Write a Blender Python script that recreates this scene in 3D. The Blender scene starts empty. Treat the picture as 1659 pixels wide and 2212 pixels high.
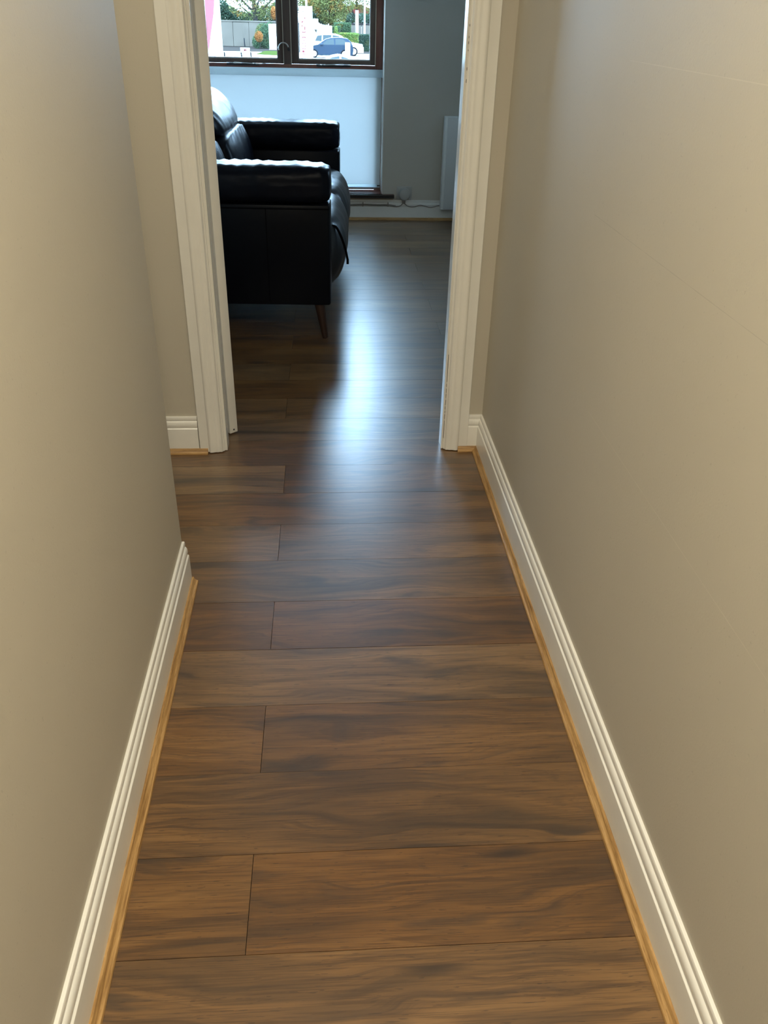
import bpy, bmesh, math, random
from mathutils import Vector, Matrix, noise

random.seed(7)
C = bpy.context.scene.collection
SC = bpy.context.scene

# ------------------------------------------------------------------ camera
EYE = Vector((0.0, 0.0, 1.40))
FPX, PX, PY = 1785.0, 829.5, 1106.0           # focal length and centre in pixels of the 1659 x 2212 frame


def _ray(x, y):
    return Vector((x - PX, -(y - PY), -FPX))


_vy = _ray(698, 24).normalized()              # vanishing point of the corridor
_z = -_ray(757, 4060).normalized()            # vanishing point of the verticals
_z = (_z - _vy * _z.dot(_vy)).normalized()
_x = _vy.cross(_z)
ROT = Matrix((_x, _vy, _z))
cam = bpy.data.cameras.new('camera')
cam.sensor_fit = 'VERTICAL'
cam.sensor_height = 24.0
cam.lens = FPX * 24.0 / 2212.0
cam.clip_start, cam.clip_end = 0.02, 600
camo = bpy.data.objects.new('camera', cam)
camo.matrix_world = Matrix.Translation(EYE) @ ROT.to_4x4()
C.objects.link(camo)
SC.camera = camo

# ------------------------------------------------------------------ sky, light, exposure
SC.view_settings.view_transform = 'Standard'
SC.view_settings.look = 'None'
SC.view_settings.exposure = 0.0
SC.view_settings.gamma = 1.0
SC.view_settings.use_curve_mapping = False

SKY = (0.58, 0.89, 1.24)
SKY_STRENGTH = 31.0
world = bpy.data.worlds.new('overcast_sky')
SC.world = world
world.use_nodes = True
bg = world.node_tree.nodes['Background']
bg.inputs[0].default_value = (*SKY, 1)
bg.inputs[1].default_value = SKY_STRENGTH


def area_light(name, loc, rot, size, size_y, energy, color, shape='RECTANGLE'):
    l = bpy.data.lights.new(name, 'AREA')
    l.shape, l.size, l.size_y = shape, size, size_y
    l.energy, l.color = energy, color
    o = bpy.data.objects.new(name, l)
    o.location, o.rotation_euler = loc, rot
    C.objects.link(o)
    return o


# the hall's ceiling lamp, then two added fills, all out of the frame
WARM = (1.0, 0.93, 0.77)
area_light('hall_ceiling_lamp', (0.08, 0.0, 2.44), (0, 0, 0), 0.34, 0.34, 50.0, WARM, 'DISK')
area_light('hall_fill', (0.08, 1.05, 2.47), (0, 0, 0), 0.20, 0.20, 5.0, WARM, 'DISK')  # added fill, fitted to even out the wall brightness
area_light('side_passage_fill', (-0.90, 2.35, 2.44), (0, 0, 0), 0.34, 0.34, 7.5, WARM, 'DISK')  # added fill from the side, lifts the walls near the doorway
# guides the sampling of the sky through the window (adds no light)
po = area_light('window_portal', (-0.26, 7.10, 1.24), (math.radians(-90), 0, 0), 1.42, 2.16, 1.0, (1, 1, 1))
po.data.cycles.is_portal = True
po = area_light('window_portal', (2.25, 5.25, 1.55), (0, math.radians(90), 0), .64, .74, 1.0, (1, 1, 1))
po.data.cycles.is_portal = True

# ------------------------------------------------------------------ helpers


def link(o, parent=None):
    C.objects.link(o)
    if parent is not None:
        o.parent = parent
    return o


def tag(o, label=None, cat=None, group=None, kind=None):
    for k, v in (('label', label), ('category', cat), ('group', group), ('kind', kind)):
        if v:
            o[k] = v
    return o


def empty(name, loc=(0, 0, 0), rz=0.0):
    o = bpy.data.objects.new(name, None)
    o.location = loc
    o.rotation_euler = (0, 0, rz)
    o.empty_display_size = 0.1
    return link(o)


class MB:
    """collects shapes, then becomes one mesh object"""

    def __init__(self):
        self.v, self.f = [], []

    def add(self, vs, fs):
        b = len(self.v)
        self.v += [tuple(p) for p in vs]
        self.f += [tuple(i + b for i in f) for f in fs]
        return self

    def box(self, x0, x1, y0, y1, z0, z1, c=0.0):
        if c <= 0:
            vs = [(x, y, z) for z in (z0, z1) for y in (y0, y1) for x in (x0, x1)]
            return self.add(vs, [(0, 2, 3, 1), (4, 5, 7, 6), (0, 1, 5, 4), (2, 6, 7, 3), (0, 4, 6, 2), (1, 3, 7, 5)])
        bm = bmesh.new()
        bmesh.ops.create_cube(bm, size=1.0)
        for v in bm.verts:
            v.co = Vector((x0 + (v.co.x + .5) * (x1 - x0), y0 + (v.co.y + .5) * (y1 - y0), z0 + (v.co.z + .5) * (z1 - z0)))
        bmesh.ops.bevel(bm, geom=bm.edges[:], offset=c, segments=2, profile=0.5, affect='EDGES')
        return self.bm(bm)

    def bm(self, bm):
        bm.verts.ensure_lookup_table()
        bm.verts.index_update()
        self.add([v.co[:] for v in bm.verts], [[v.index for v in f.verts] for f in bm.faces])
        bm.free()
        return self

    def prism(self, prof, axis, a0, a1, m0=None, m1=None, closed=True):
        """profile of (p,q) pairs pushed along an axis; m0/m1 shift each end by k*p (mitre).
        axis 'y': p->x q->z ; 'x': p->y q->z ; 'z': p->x q->y"""
        n = len(prof)
        vs = []
        for a, m in ((a0, m0), (a1, m1)):
            for p, q in prof:
                t = a + (m(p, q) if m else 0.0)
                vs.append((p, t, q) if axis == 'y' else (t, p, q) if axis == 'x' else (p, q, t))
        fs = [(i, (i + 1) % n, n + (i + 1) % n, n + i) for i in range(n if closed else n - 1)]
        if closed:
            fs += [tuple(range(n - 1, -1, -1)), tuple(range(n, 2 * n))]
        return self.add(vs, fs)

    def tube(self, pts, r, seg=8, caps=True):
        pts = [Vector(p) for p in pts]
        rs = r if isinstance(r, (list, tuple)) else [r] * len(pts)
        rings, up = [], None
        for i, p in enumerate(pts):
            d = (pts[min(i + 1, len(pts) - 1)] - pts[max(i - 1, 0)]).normalized()
            if up is None:
                up = Vector((0, 0, 1)) if abs(d.z) < .9 else Vector((1, 0, 0))
            a = d.cross(up).normalized()
            up = a.cross(d).normalized()
            rings.append([p + rs[i] * (a * math.cos(t) + up * math.sin(t)) for t in [2 * math.pi * k / seg for k in range(seg)]])
        vs = [v for r_ in rings for v in r_]
        fs = []
        for i in range(len(pts) - 1):
            for k in range(seg):
                fs.append((i * seg + k, i * seg + (k + 1) % seg, (i + 1) * seg + (k + 1) % seg, (i + 1) * seg + k))
        if caps:
            fs += [tuple(range(seg - 1, -1, -1)), tuple((len(pts) - 1) * seg + k for k in range(seg))]
        return self.add(vs, fs)

    def build(self, name, mat, parent=None, smooth=None, loc=None):
        me = bpy.data.meshes.new(name)
        me.from_pydata(self.v, [], self.f)
        bm = bmesh.new()
        bm.from_mesh(me)
        bmesh.ops.recalc_face_normals(bm, faces=bm.faces[:])
        bm.to_mesh(me)
        bm.free()
        if mat is not None:
            me.materials.append(mat)
        if smooth is not None:
            for p in me.polygons:
                p.use_smooth = True
            me.set_sharp_from_angle(angle=math.radians(smooth))
        o = bpy.data.objects.new(name, me)
        if loc is not None:
            o.location = loc
        return link(o, parent)


def struct(o):
    o['kind'] = 'structure'
    return o


# ------------------------------------------------------------------ materials


class NT:
    def __init__(self, name):
        self.m = bpy.data.materials.new(name)
        self.m.use_nodes = True
        self.t = self.m.node_tree
        self.b = self.t.nodes['Principled BSDF']
        self.out = self.t.nodes['Material Output']

    def n(self, kind, **kw):
        nd = self.t.nodes.new(kind)
        ins = kw.pop('ins', {})
        for k, v in kw.items():
            setattr(nd, k, v)
        for k, v in ins.items():
            self.set(nd.inputs[k], v)
        return nd

    def set(self, sock, v):
        if isinstance(v, bpy.types.NodeSocket):
            self.t.links.new(v, sock)
        elif isinstance(v, (tuple, list)) and len(v) == 3 and sock.type == 'RGBA':
            sock.default_value = (*v, 1)
        else:
            sock.default_value = v

    def math(self, op, a, b=0.0, c=0.0, clamp=False):
        nd = self.n('ShaderNodeMath', operation=op, use_clamp=clamp)
        for i, v in enumerate((a, b, c)):
            self.set(nd.inputs[i], v)
        return nd.outputs[0]

    def mix(self, f, a, b, blend='MIX'):
        nd = self.n('ShaderNodeMix', data_type='RGBA', blend_type=blend)
        self.set(nd.inputs[0], f)
        self.set(nd.inputs[6], a)
        self.set(nd.inputs[7], b)
        return nd.outputs[2]

    def ramp(self, f, stops):
        nd = self.n('ShaderNodeValToRGB')
        el = nd.color_ramp.elements
        while len(el) < len(stops):
            el.new(0.5)
        for e, (p, c) in zip(el, stops):
            e.position = p
            e.color = (*c, 1) if len(c) == 3 else c
        self.set(nd.inputs[0], f)
        return nd.outputs[0]

    def coords(self, scale=(1, 1, 1), offset=None, which='Object'):
        tc = self.n('ShaderNodeTexCoord')
        v = tc.outputs[which]
        if offset is not None:
            v = self.vadd(v, offset)
        mp = self.n('ShaderNodeMapping')
        mp.inputs['Scale'].default_value = scale
        self.set(mp.inputs['Vector'], v)
        return mp.outputs[0]

    def vadd(self, a, b):
        nd = self.n('ShaderNodeVectorMath', operation='ADD')
        self.set(nd.inputs[0], a)
        self.set(nd.inputs[1], b)
        return nd.outputs[0]

    def noise(self, vec, scale, detail=2.0, rough=0.5, dist=0.0):
        nd = self.n('ShaderNodeTexNoise', ins={'Vector': vec, 'Scale': scale, 'Detail': detail, 'Roughness': rough, 'Distortion': dist})
        return nd.outputs[0]

    def bump(self, h, strength, dist):
        nd = self.n('ShaderNodeBump', ins={'Height': h, 'Strength': strength, 'Distance': dist})
        self.set(self.b.inputs['Normal'], nd.outputs[0])
        return nd

    def base(self, col, rough=0.5, spec=0.5, metal=0.0):
        self.set(self.b.inputs['Base Color'], col)
        self.set(self.b.inputs['Roughness'], rough)
        self.b.inputs['Specular IOR Level'].default_value = spec
        self.b.inputs['Metallic'].default_value = metal
        return self


def simple(name, col, rough=0.5, spec=0.5, metal=0.0, var=0.0, vscale=8.0, bump=0.0, bscale=200.0, bdist=0.001):
    t = NT(name)
    t.base(col, rough, spec, metal)
    v = t.coords()
    if var:
        f = t.noise(v, vscale, 3.0)
        t.set(t.b.inputs['Base Color'], t.mix(f, tuple(c * (1 - var) for c in col), tuple(min(1, c * (1 + var)) for c in col)))
    if bump:
        t.bump(t.noise(v, bscale, 2.0), bump, bdist)
    return t.m


def plaster(name, col, lines=()):
    """rolled emulsion paint; lines = straight hairline scuffs on the wall, given as ((y,z),(y,z)) in world metres"""
    t = NT(name)
    v = t.coords()
    f = t.noise(v, 2.2, 3.0)
    c = t.mix(f, tuple(k * .965 for k in col), tuple(k * 1.035 for k in col))
    sp = t.math('GREATER_THAN', t.noise(v, 150.0, 1.0), 0.755)          # little specks and paint nibs
    c = t.mix(t.math('MULTIPLY', sp, .14), c, (.10, .09, .07))
    if lines:
        tc = t.n('ShaderNodeTexCoord')
        sx = t.n('ShaderNodeSeparateXYZ')
        t.t.links.new(tc.outputs['Object'], sx.inputs[0])
        yy, zz = sx.outputs[1], sx.outputs[2]
        brk = t.noise(v, 22.0, 2.0)
        for (y0, z0), (y1, z1), w, k in lines:
            dy, dz = y1 - y0, z1 - z0
            L = math.hypot(dy, dz)
            ny, nz = -dz / L, dy / L
            d = t.math('ABSOLUTE', t.math('ADD', t.math('MULTIPLY', yy, ny), t.math('MULTIPLY_ADD', zz, nz, -(y0 * ny + z0 * nz))))
            d = t.math('ADD', d, t.math('MULTIPLY_ADD', brk, .0016, -.0006))
            on = t.math('LESS_THAN', d, w)
            s = t.math('ADD', t.math('MULTIPLY', yy, dy / L), t.math('MULTIPLY_ADD', zz, dz / L, -(y0 * dy + z0 * dz) / L))
            on = t.math('MULTIPLY', on, t.math('MULTIPLY', t.math('GREATER_THAN', s, 0.0), t.math('LESS_THAN', s, L)))
            on = t.math('MULTIPLY', on, abs(k))
            c = t.mix(on, c, tuple(min(1, q * (1.5 if k > 0 else .5)) for q in col))
    t.base(c, 0.55, 0.35)
    h = t.math('ADD', t.noise(v, 260.0, 2.0), t.math('MULTIPLY', t.noise(v, 45.0, 2.0), 0.6))
    t.bump(h, 0.16, 0.0012)
    return t.m


def gloss_white(name, col=(.74, .71, .635), rough=.28):
    t = NT(name)
    v = t.coords()
    f = t.noise(v, 14.0, 3.0)
    t.base(t.mix(f, tuple(c * .95 for c in col), tuple(min(1, c * 1.03) for c in col)), rough, .5)
    t.bump(t.math('ADD', t.noise(v, 60.0, 2.0), t.noise(t.coords((40, 40, 4)), 1.0, 2.0)), .10, .0015)
    return t.m


def oak(name, axis):
    t = NT(name)
    sc = {'x': (1.2, 26, 26), 'y': (26, 1.2, 26)}[axis]
    v = t.coords(sc)
    f = t.noise(v, 6.0, 5.0, .6, .3)
    c = t.ramp(f, [(.30, (.21, .105, .032)), (.50, (.42, .245, .088)), (.72, (.55, .345, .145))])
    g = t.noise(t.coords(tuple(k * 4 for k in sc)), 6.0, 2.0)
    c = t.mix(t.math('MULTIPLY', t.math('GREATER_THAN', g, .60), .45), c, (.17, .075, .02))
    t.base(c, .42, .4)
    t.bump(g, .12, .0008)
    return t.m


def laminate(name):
    """dark rustic oak boards; the grain runs along each board's x and every board gets its own cut"""
    t = NT(name)
    oi = t.n('ShaderNodeObjectInfo')
    rnd = oi.outputs['Random']
    cx = t.n('ShaderNodeCombineXYZ')
    t.set(cx.inputs[0], t.math('MULTIPLY', rnd, 37.0))
    t.set(cx.inputs[1], t.math('MULTIPLY', rnd, 91.0))
    t.set(cx.inputs[2], t.math('MULTIPLY', rnd, 13.0))
    off = cx.outputs[0]
    # slightly warped space makes the grain sweep
    warp = t.noise(t.coords((1.3, 5.0, 1), off), 1.6, 2.0)
    wv = t.n('ShaderNodeCombineXYZ')
    t.set(wv.inputs[1], t.math('MULTIPLY_ADD', warp, .17, -.085))
    off2 = t.vadd(off, wv.outputs[0])
    big = t.noise(t.coords((.8, 6.5, 1), off2), 1.7, 3.0, .55)
    streak = t.noise(t.coords((1.0, 30, 1), off2), 1.6, 4.0, .6)
    fine = t.noise(t.coords((4.5, 230, 1), off), 1.5, 3.0, .6)
    vein = t.noise(t.coords((1.3, 62, 1), off2), 1.4, 4.0, .65)
    c = t.ramp(t.math('MULTIPLY_ADD', big, .60, t.math('MULTIPLY', streak, .40)),
               [(.36, (.050, .030, .016)), (.45, (.110, .058, .022)), (.54, (.172, .088, .030)), (.68, (.240, .131, .047))])
    dark = t.ramp(vein, [(.32, (1, 1, 1)), (.46, (0, 0, 0))])
    c = t.mix(t.math('MULTIPLY', dark, .60), c, (.044, .024, .013))
    blot = t.ramp(t.noise(t.coords((1.4, 11, 1), off2), 2.1, 4.0, .62, .25), [(.32, (1, 1, 1)), (.43, (0, 0, 0))])
    c = t.mix(t.math('MULTIPLY', blot, .74), c, (.038, .026, .018))
    vor = t.n('ShaderNodeTexVoronoi', ins={'Vector': t.coords((1.7, 6.5, .01), off2), 'Scale': 1.0})
    knot = t.ramp(vor.outputs[0], [(.03, (1, 1, 1)), (.13, (0, 0, 0))])
    c = t.mix(t.math('MULTIPLY', knot, t.math('MULTIPLY_ADD', streak, 1.0, .35, clamp=True)), c, (.022, .014, .010))
    c = t.mix(t.math('MULTIPLY', t.ramp(fine, [(.40, (1, 1, 1)), (.51, (0, 0, 0))]), .50), c, (.050, .025, .012))
    pores = t.math('GREATER_THAN', t.noise(t.coords((22, 200, 1), off), 1.6, 1.0), .70)
    c = t.mix(t.math('MULTIPLY', pores, .55), c, (.030, .016, .009))
    tone = t.math('MULTIPLY_ADD', rnd, .26, .86)
    hs = t.n('ShaderNodeHueSaturation', ins={'Hue': t.math('MULTIPLY_ADD', rnd, .010, .495), 'Saturation': t.math('MULTIPLY_ADD', rnd, -.16, 1.08), 'Value': tone, 'Fac': 1.0, 'Color': c})
    t.base(hs.outputs[0], t.math('MULTIPLY_ADD', fine, .08, .31), .75)
    t.b.inputs['Coat Weight'].default_value = .55
    t.b.inputs['Coat Roughness'].default_value = .29
    t.bump(t.math('ADD', fine, t.math('MULTIPLY', vein, .5)), .10, .0012)
    return t.m


def stained(name, dark, light, rough=.35, axis='z'):
    t = NT(name)
    sc = {'z': (60, 60, 3), 'x': (3, 60, 60)}[axis]
    f = t.noise(t.coords(sc), 1.5, 4.0, .6)
    t.base(t.mix(f, dark, light), rough, .5)
    t.bump(f, .12, .001)
    return t.m


def leather(name, col, spec=.09):
    t = NT(name)
    v = t.coords()
    f = t.noise(v, 5.0, 3.0)
    t.base(t.mix(f, tuple(c * .8 for c in col), tuple(c * 1.2 for c in col)), t.math('MULTIPLY_ADD', f, .14, .28), spec)
    vor = t.n('ShaderNodeTexVoronoi', ins={'Vector': v, 'Scale': 900.0})
    h = t.math('ADD', t.math('MULTIPLY', vor.outputs[0], .10), t.math('MULTIPLY', t.noise(t.coords((1, 1, 1)), 16.0, 2.0), 1.2))
    t.bump(h, .10, .008)
    return t.m


def glass_pane(name):
    t = NT(name)
    t.t.nodes.remove(t.b)
    tr = t.n('ShaderNodeBsdfTransparent')
    tr.inputs[0].default_value = (.93, .95, .95, 1)
    gl = t.n('ShaderNodeBsdfGlossy')
    gl.inputs['Roughness'].default_value = .02
    fr = t.n('ShaderNodeFresnel')
    fr.inputs[0].default_value = 1.45
    mx = t.n('ShaderNodeMixShader')
    t.t.links.new(t.math('MULTIPLY', fr.outputs[0], .8), mx.inputs[0])
    t.t.links.new(tr.outputs[0], mx.inputs[1])
    t.t.links.new(gl.outputs[0], mx.inputs[2])
    t.t.links.new(mx.outputs[0], t.out.inputs[0])
    return t.m


def blind_cloth(name, k=.106):
    """thin white screen cloth: passes daylight, with a little seen through the weave"""
    t = NT(name)
    t.t.nodes.remove(t.b)
    v = t.coords((900, 1, 900))
    wv = t.noise(v, 1.0, 1.0)
    col = t.mix(wv, (.50, .54, .54), (.56, .59, .59))
    df = t.n('ShaderNodeBsdfDiffuse')
    tl = t.n('ShaderNodeBsdfTranslucent')
    t.t.links.new(col, df.inputs[0])
    t.t.links.new(col, tl.inputs[0])
    m1 = t.n('ShaderNodeMixShader')
    m1.inputs[0].default_value = k
    t.t.links.new(df.outputs[0], m1.inputs[1])
    t.t.links.new(tl.outputs[0], m1.inputs[2])
    tr = t.n('ShaderNodeBsdfTransparent')
    m2 = t.n('ShaderNodeMixShader')
    m2.inputs[0].default_value = .010
    t.t.links.new(m1.outputs[0], m2.inputs[1])
    t.t.links.new(tr.outputs[0], m2.inputs[2])
    t.t.links.new(m2.outputs[0], t.out.inputs[0])
    return t.m


def leafy(name, a, b, c):
    t = NT(name)
    v = t.coords()
    f = t.noise(v, .9, 3.0)
    g = t.noise(v, 4.0, 2.0)
    col = t.mix(t.math('MULTIPLY_ADD', g, .5, t.math('MULTIPLY_ADD', f, 1.6, -.55), clamp=True), a, b)
    col = t.mix(t.math('GREATER_THAN', t.noise(t.vadd(v, (31.0, 7.0, 3.0)), 1.1, 2.0), .60), col, c)
    t.base(col, .8, .0)
    return t.m


M = {}
WALLC = (.510, .468, .378)
M['wall'] = plaster('beige_emulsion', WALLC)
M['wall_room'] = plaster('grey_beige_emulsion', (.52, .49, .43))
M['ceiling'] = simple('ceiling_white', (.78, .77, .74), .7, .3)
M['white'] = gloss_white('white_gloss_paint', (.80, .775, .70), .22)
M['white_room'] = gloss_white('white_gloss_paint_room', (.74, .74, .71), .4)
M['oak_x'] = oak('oak_beading_x', 'x')
M['oak_y'] = oak('oak_beading_y', 'y')
M['lam'] = laminate('walnut_laminate')
M['sub'] = simple('dark_underlay', (.05, .03, .018), .8, .2)
M['frame'] = stained('dark_stained_wood', (.068, .042, .032), (.125, .078, .058), .40)
M['red'] = stained('red_stained_wood', (.085, .022, .014), (.16, .048, .030), .30)
M['redx'] = stained('red_stained_board', (.085, .022, .014), (.16, .048, .030), .25, 'x')
M['nosing'] = simple('dark_board_edge', (.010, .008, .007), .6)
M['seal'] = simple('beige_draught_seal', (.42, .34, .25), .6)
M['bead'] = simple('glazing_bead', (.50, .46, .42), .5)
M['glass'] = glass_pane('window_glass')
M['blind'] = blind_cloth('screen_cloth')
M['blind_tube'] = blind_cloth('rolled_screen_cloth', .85)
M['iron'] = simple('black_iron', (.010, .010, .014), .35, .5)
M['steel'] = simple('worn_steel', (.52, .50, .47), .3, .5, .9)
M['leather'] = leather('black_leather', (.0045, .0052, .0085))
M['seat_leather_lit'] = leather('black_leather_seat_lit', (.008, .0095, .013), .60)  # same leather; light caught by the seat front put into colour and shine
M['panel'] = leather('black_leather_panel', (.0035, .0040, .0060), .07)
M['strap'] = simple('black_webbing', (.002, .002, .003), .9, .05)
M['leg'] = stained('brown_leg_wood', (.022, .009, .004), (.045, .018, .008), .45)
M['heater'] = simple('heater_enamel', (.66, .69, .70), .4)
M['heater_lit_side'] = simple('heater_enamel_lit_side', (.80, .83, .83), .4)  # enamel paler here: daylight on the side put into its colour
M['socket'] = simple('socket_plastic', (.42, .42, .40), .4)
M['cable'] = simple('cable_sheath', (.22, .20, .18), .5)

# ------------------------------------------------------------------ plan (metres; camera above the origin)
XL, XR = -0.410, 0.5635          # hall wall faces
YEND = 1.937                     # where the left wall stops
YD, YDB = 2.766, 2.866           # partition with the doorway: hall face, room face
YW = 6.780                       # window wall, room face
CEIL = 2.50
OPL, OPR = -0.376, 0.417         # clear faces of the door lining
DOORH = 2.03
RXL, RXR = -1.35, 1.90           # living room side walls

# ------------------------------------------------------------------ structure
fl = struct(MB().box(-1.45, 2.0, -2.6, 7.0, -.06, -.0095).build('floor', M['sub']))
PITCH, PH = .2005, .0361
GAP = .0007
plank_mesh = {}


def plank(x0, x1, y0, y1):
    key = (round(x1 - x0, 3), round(y1 - y0, 3))
    cx, cy = (x0 + x1) / 2, (y0 + y1) / 2
    if key not in plank_mesh:
        hx, hy = key[0] / 2 - GAP, key[1] / 2 - GAP * .75
        o = MB().box(-hx, hx, -hy, hy, -.009, 0).build('plank', M['lam'], fl, loc=(cx, cy, 0))
        plank_mesh[key] = o.data
    else:
        o = bpy.data.objects.new('plank', plank_mesh[key])
        o.location = (cx, cy, 0)
        link(o, fl)
    return o


PL = 1.38
for n in range(-12, 34):
    y0, y1 = n * PITCH + PH, (n + 1) * PITCH + PH
    y1 = min(y1, YW)
    if y1 - y0 < .02:
        continue
    left = (n % 2 == 0) if n <= 12 else (n % 2 == 1 and n > 13)
    j0 = (-.158 if n <= 12 else -.174) if left else .575
    xa, xb = (-1.40, .60) if n <= 13 else (RXL - .02, RXR + .02)
    if n < 9:
        xa = -.42
    js = sorted(j0 + k * PL for k in range(-3, 4) if xa + .03 < j0 + k * PL < xb - .03)
    e = [xa] + js + [xb]
    for a, b in zip(e, e[1:]):
        plank(a, b, y0, y1)

struct(MB().box(-1.45, 2.0, -2.6, 7.1, CEIL, CEIL + .1).build('ceiling', M['ceiling']))
M['wall_lines'] = plaster('beige_emulsion_scuffed', WALLC, lines=(((1.70, 1.334), (.25, 1.3265), .0008, .20), ((1.78, 1.0455), (.25, 1.0445), .0008, -.28), ((1.62, .6665), (.25, .667), .0008, .22)))
WR = struct(MB().box(XR, XR + .12, -2.6, YD, 0, CEIL).build('wall_right', M['wall_lines']))
struct(MB().box(-1.40, XL, -2.5, YEND, 0, CEIL, .003).build('wall_left', M['wall']))
struct(MB().box(-1.40, XR, -2.6, -2.5, 0, CEIL).build('wall_behind', M['wall']))
struct(MB().box(-1.50, -1.40, -2.6, YD, 0, CEIL).build('wall_recess', M['wall']))
w = MB()
w.box(-1.50, OPL - .012, YD, YDB, 0, CEIL).box(OPR + .012, 2.0, YD, YDB, 0, CEIL).box(OPL - .012, OPR + .012, YD, YDB, DOORH + .012, CEIL)
struct(w.build('wall_middle', M['wall']))
struct(MB().box(RXL - .1, RXL, YDB, YW + .3, 0, CEIL).build('wall_far_left', M['wall_room']))
W2 = (4.90, 5.60, 1.25, 1.85)           # window added in the unseen side wall to brighten the room: y0, y1, z0, z1
w = MB()
w.box(RXR, RXR + .3, YDB, W2[0], 0, CEIL).box(RXR, RXR + .3, W2[1], YW + .3, 0, CEIL)
w.box(RXR, RXR + .3, W2[0], W2[1], 0, W2[2]).box(RXR, RXR + .3, W2[0], W2[1], W2[3], CEIL)
struct(w.build('wall_far_right', M['wall_room']))
WX0, WX1, WZ0, WZ1 = -.958, .4385, .165, 2.30        # window opening
w = MB()
w.box(RXL, WX0, YW, YW + .3, 0, CEIL).box(WX1, RXR, YW, YW + .3, 0, CEIL)
w.box(WX0, WX1, YW, YW + .3, 0, WZ0).box(WX0, WX1, YW, YW + .3, WZ1, CEIL)
struct(w.build('wall_back', M['wall_room']))

# skirting: torus board with two quirks, p = distance from the wall
SK = [(0, 0), (.0155, 0), (.0155, .0905), (.0150, .0945), (.0130, .0965), (.0105, .0975), (.0105, .0990), (.0118, .1005), (.0128, .1050),
      (.0128, .1110), (.0115, .1175), (.0085, .1222), (.0068, .1232), (.0068, .1255), (.0075, .1275), (.0075, .1370), (.0062, .1395), (.0040, .1400), (0, .1400)]
BD = [(0, 0), (.0165, 0), (.0165, .0040), (.0150, .0062), (.0118, .0074), (.0082, .0102), (.0060, .0140), (.0052, .0170), (.0040, .0182), (0, .0182)]


def mould(name, prof, mat, axis, face, side, a0, a1, m0=0, m1=0, z=0.0, smooth=35):
    """profile along a wall; side = +1/-1 is the way the board stands off; m0/m1 = mitre signs"""
    pr = [(face + side * p, q + z) for p, q in prof]
    f0 = (lambda p, q: m0 * abs(p - face)) if m0 else None
    f1 = (lambda p, q: m1 * abs(p - face)) if m1 else None
    return struct(MB().prism(pr, axis, a0, a1, f0, f1).build(name, mat, smooth=smooth))


mould('baseboard_right', SK, M['white'], 'y', XR, -1, -2.5, YD, 0, -1)
mould('baseboard_left', SK, M['white'], 'y', XL, 1, -2.5, YEND + .001)
mould('baseboard_recess', SK, M['white'], 'x', YD, -1, -1.40, -.476)
mould('baseboard_corner', SK, M['white'], 'x', YD, -1, .513, XR, 0, -1)
mould('trim_1', BD, M['oak_y'], 'y', XR - .0155, -1, -2.5, YD - .0155, 0, -1)
mould('trim_2', BD, M['oak_y'], 'y', XL + .0155, 1, -2.5, YEND + .004)
mould('trim_3', BD, M['oak_x'], 'x', YD - .0155, -1, -1.40, -.4445)
mould('trim_4', BD, M['oak_x'], 'x', YD - .0155, -1, .478, XR - .0155, 0, -1)
mould('baseboard_back', [(p, q * 1.055) for p, q in SK], M['white_room'], 'x', YW, -1, RXL, RXR)
mould('trim_5', BD, M['oak_x'], 'x', YW - .0155, -1, RXL, RXR)

# ------------------------------------------------------------------ doorway
door = struct(empty('door_1', (0.02, YD, 0)))
door.location = (0, 0, 0)
# architrave: p = across from the outer edge, t = thickness off the wall
AR = [(0, 0), (0, .0150), (.0015, .0165), (.0305, .0165), (.0325, .0172), (.0345, .0205), (.0385, .0235), (.0430, .0238), (.0480, .0225), (.0540, .0200), (.0590, .0192),
      (.0630, .0200), (.0665, .0198), (.0700, .0180), (.0735, .0172), (.0760, .0180), (.0790, .0175), (.0815, .0140), (.0835, .0105), (.0860, .0095), (.0880, .0080), (.0880, 0)]
ca = MB().prism([(-.4735 + p, YD - t) for p, t in AR], 'z', .0035, DOORH + .06).build('casing', M['white'], door, 35)
cb = MB().prism([(.5130 - p, YD - t) for p, t in AR], 'z', .0035, DOORH + .06).build('casing', M['white'], door, 35)
MB().box(-.4735, .5130, YD - .022, YD, DOORH + .0605, DOORH + .14, .003).build('head_casing', M['white'], door, 35)
# lining with the rebate for the door behind it
for s, x in ((-1, OPL), (1, OPR)):
    q = [(x, YD - .001), (x, YD + .056), (x + s * .0118, YD + .056), (x + s * .0118, YDB), (x + s * .0119, YDB), (x + s * .0119, YD - .001)]
    if s > 0:
        q[0] = (x + .002, YD - .004)
        q.insert(1, (x, YD - .002))
        q[-1] = (x + .0065, YD - .004)
        q.append((x + .0065, YD - .001))
    MB().prism(q, 'z', .002, DOORH).build('lining', M['white'], door, 35)
MB().box(OPL - .0118, OPR + .0118, YD, YDB, DOORH, DOORH + .0118).build('head_lining', M['white'], door)
for s, xo in ((-1, -.4735), (1, .5130)):   # room side architraves
    MB().box(*(sorted((xo, xo - s * .085))), YDB, YDB + .018, .002, DOORH + .06, .003).build('casing', M['white'], door, 35)
# door leaf, swung well back into the room: its hinge edge faces the hall
dl = MB().box(0, .035, 0, .762, .007, DOORH - .02, .0015).build('door_leaf', M['white'], door, 35)
dl.location = (-.3785, 2.893, 0)
dl.rotation_euler = (0, 0, math.radians(40))
hole = MB().tube([(.018, -.0006, .020), (.018, .002, .020)], .0035, 10).build('edge_hole', M['iron'], dl)
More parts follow.
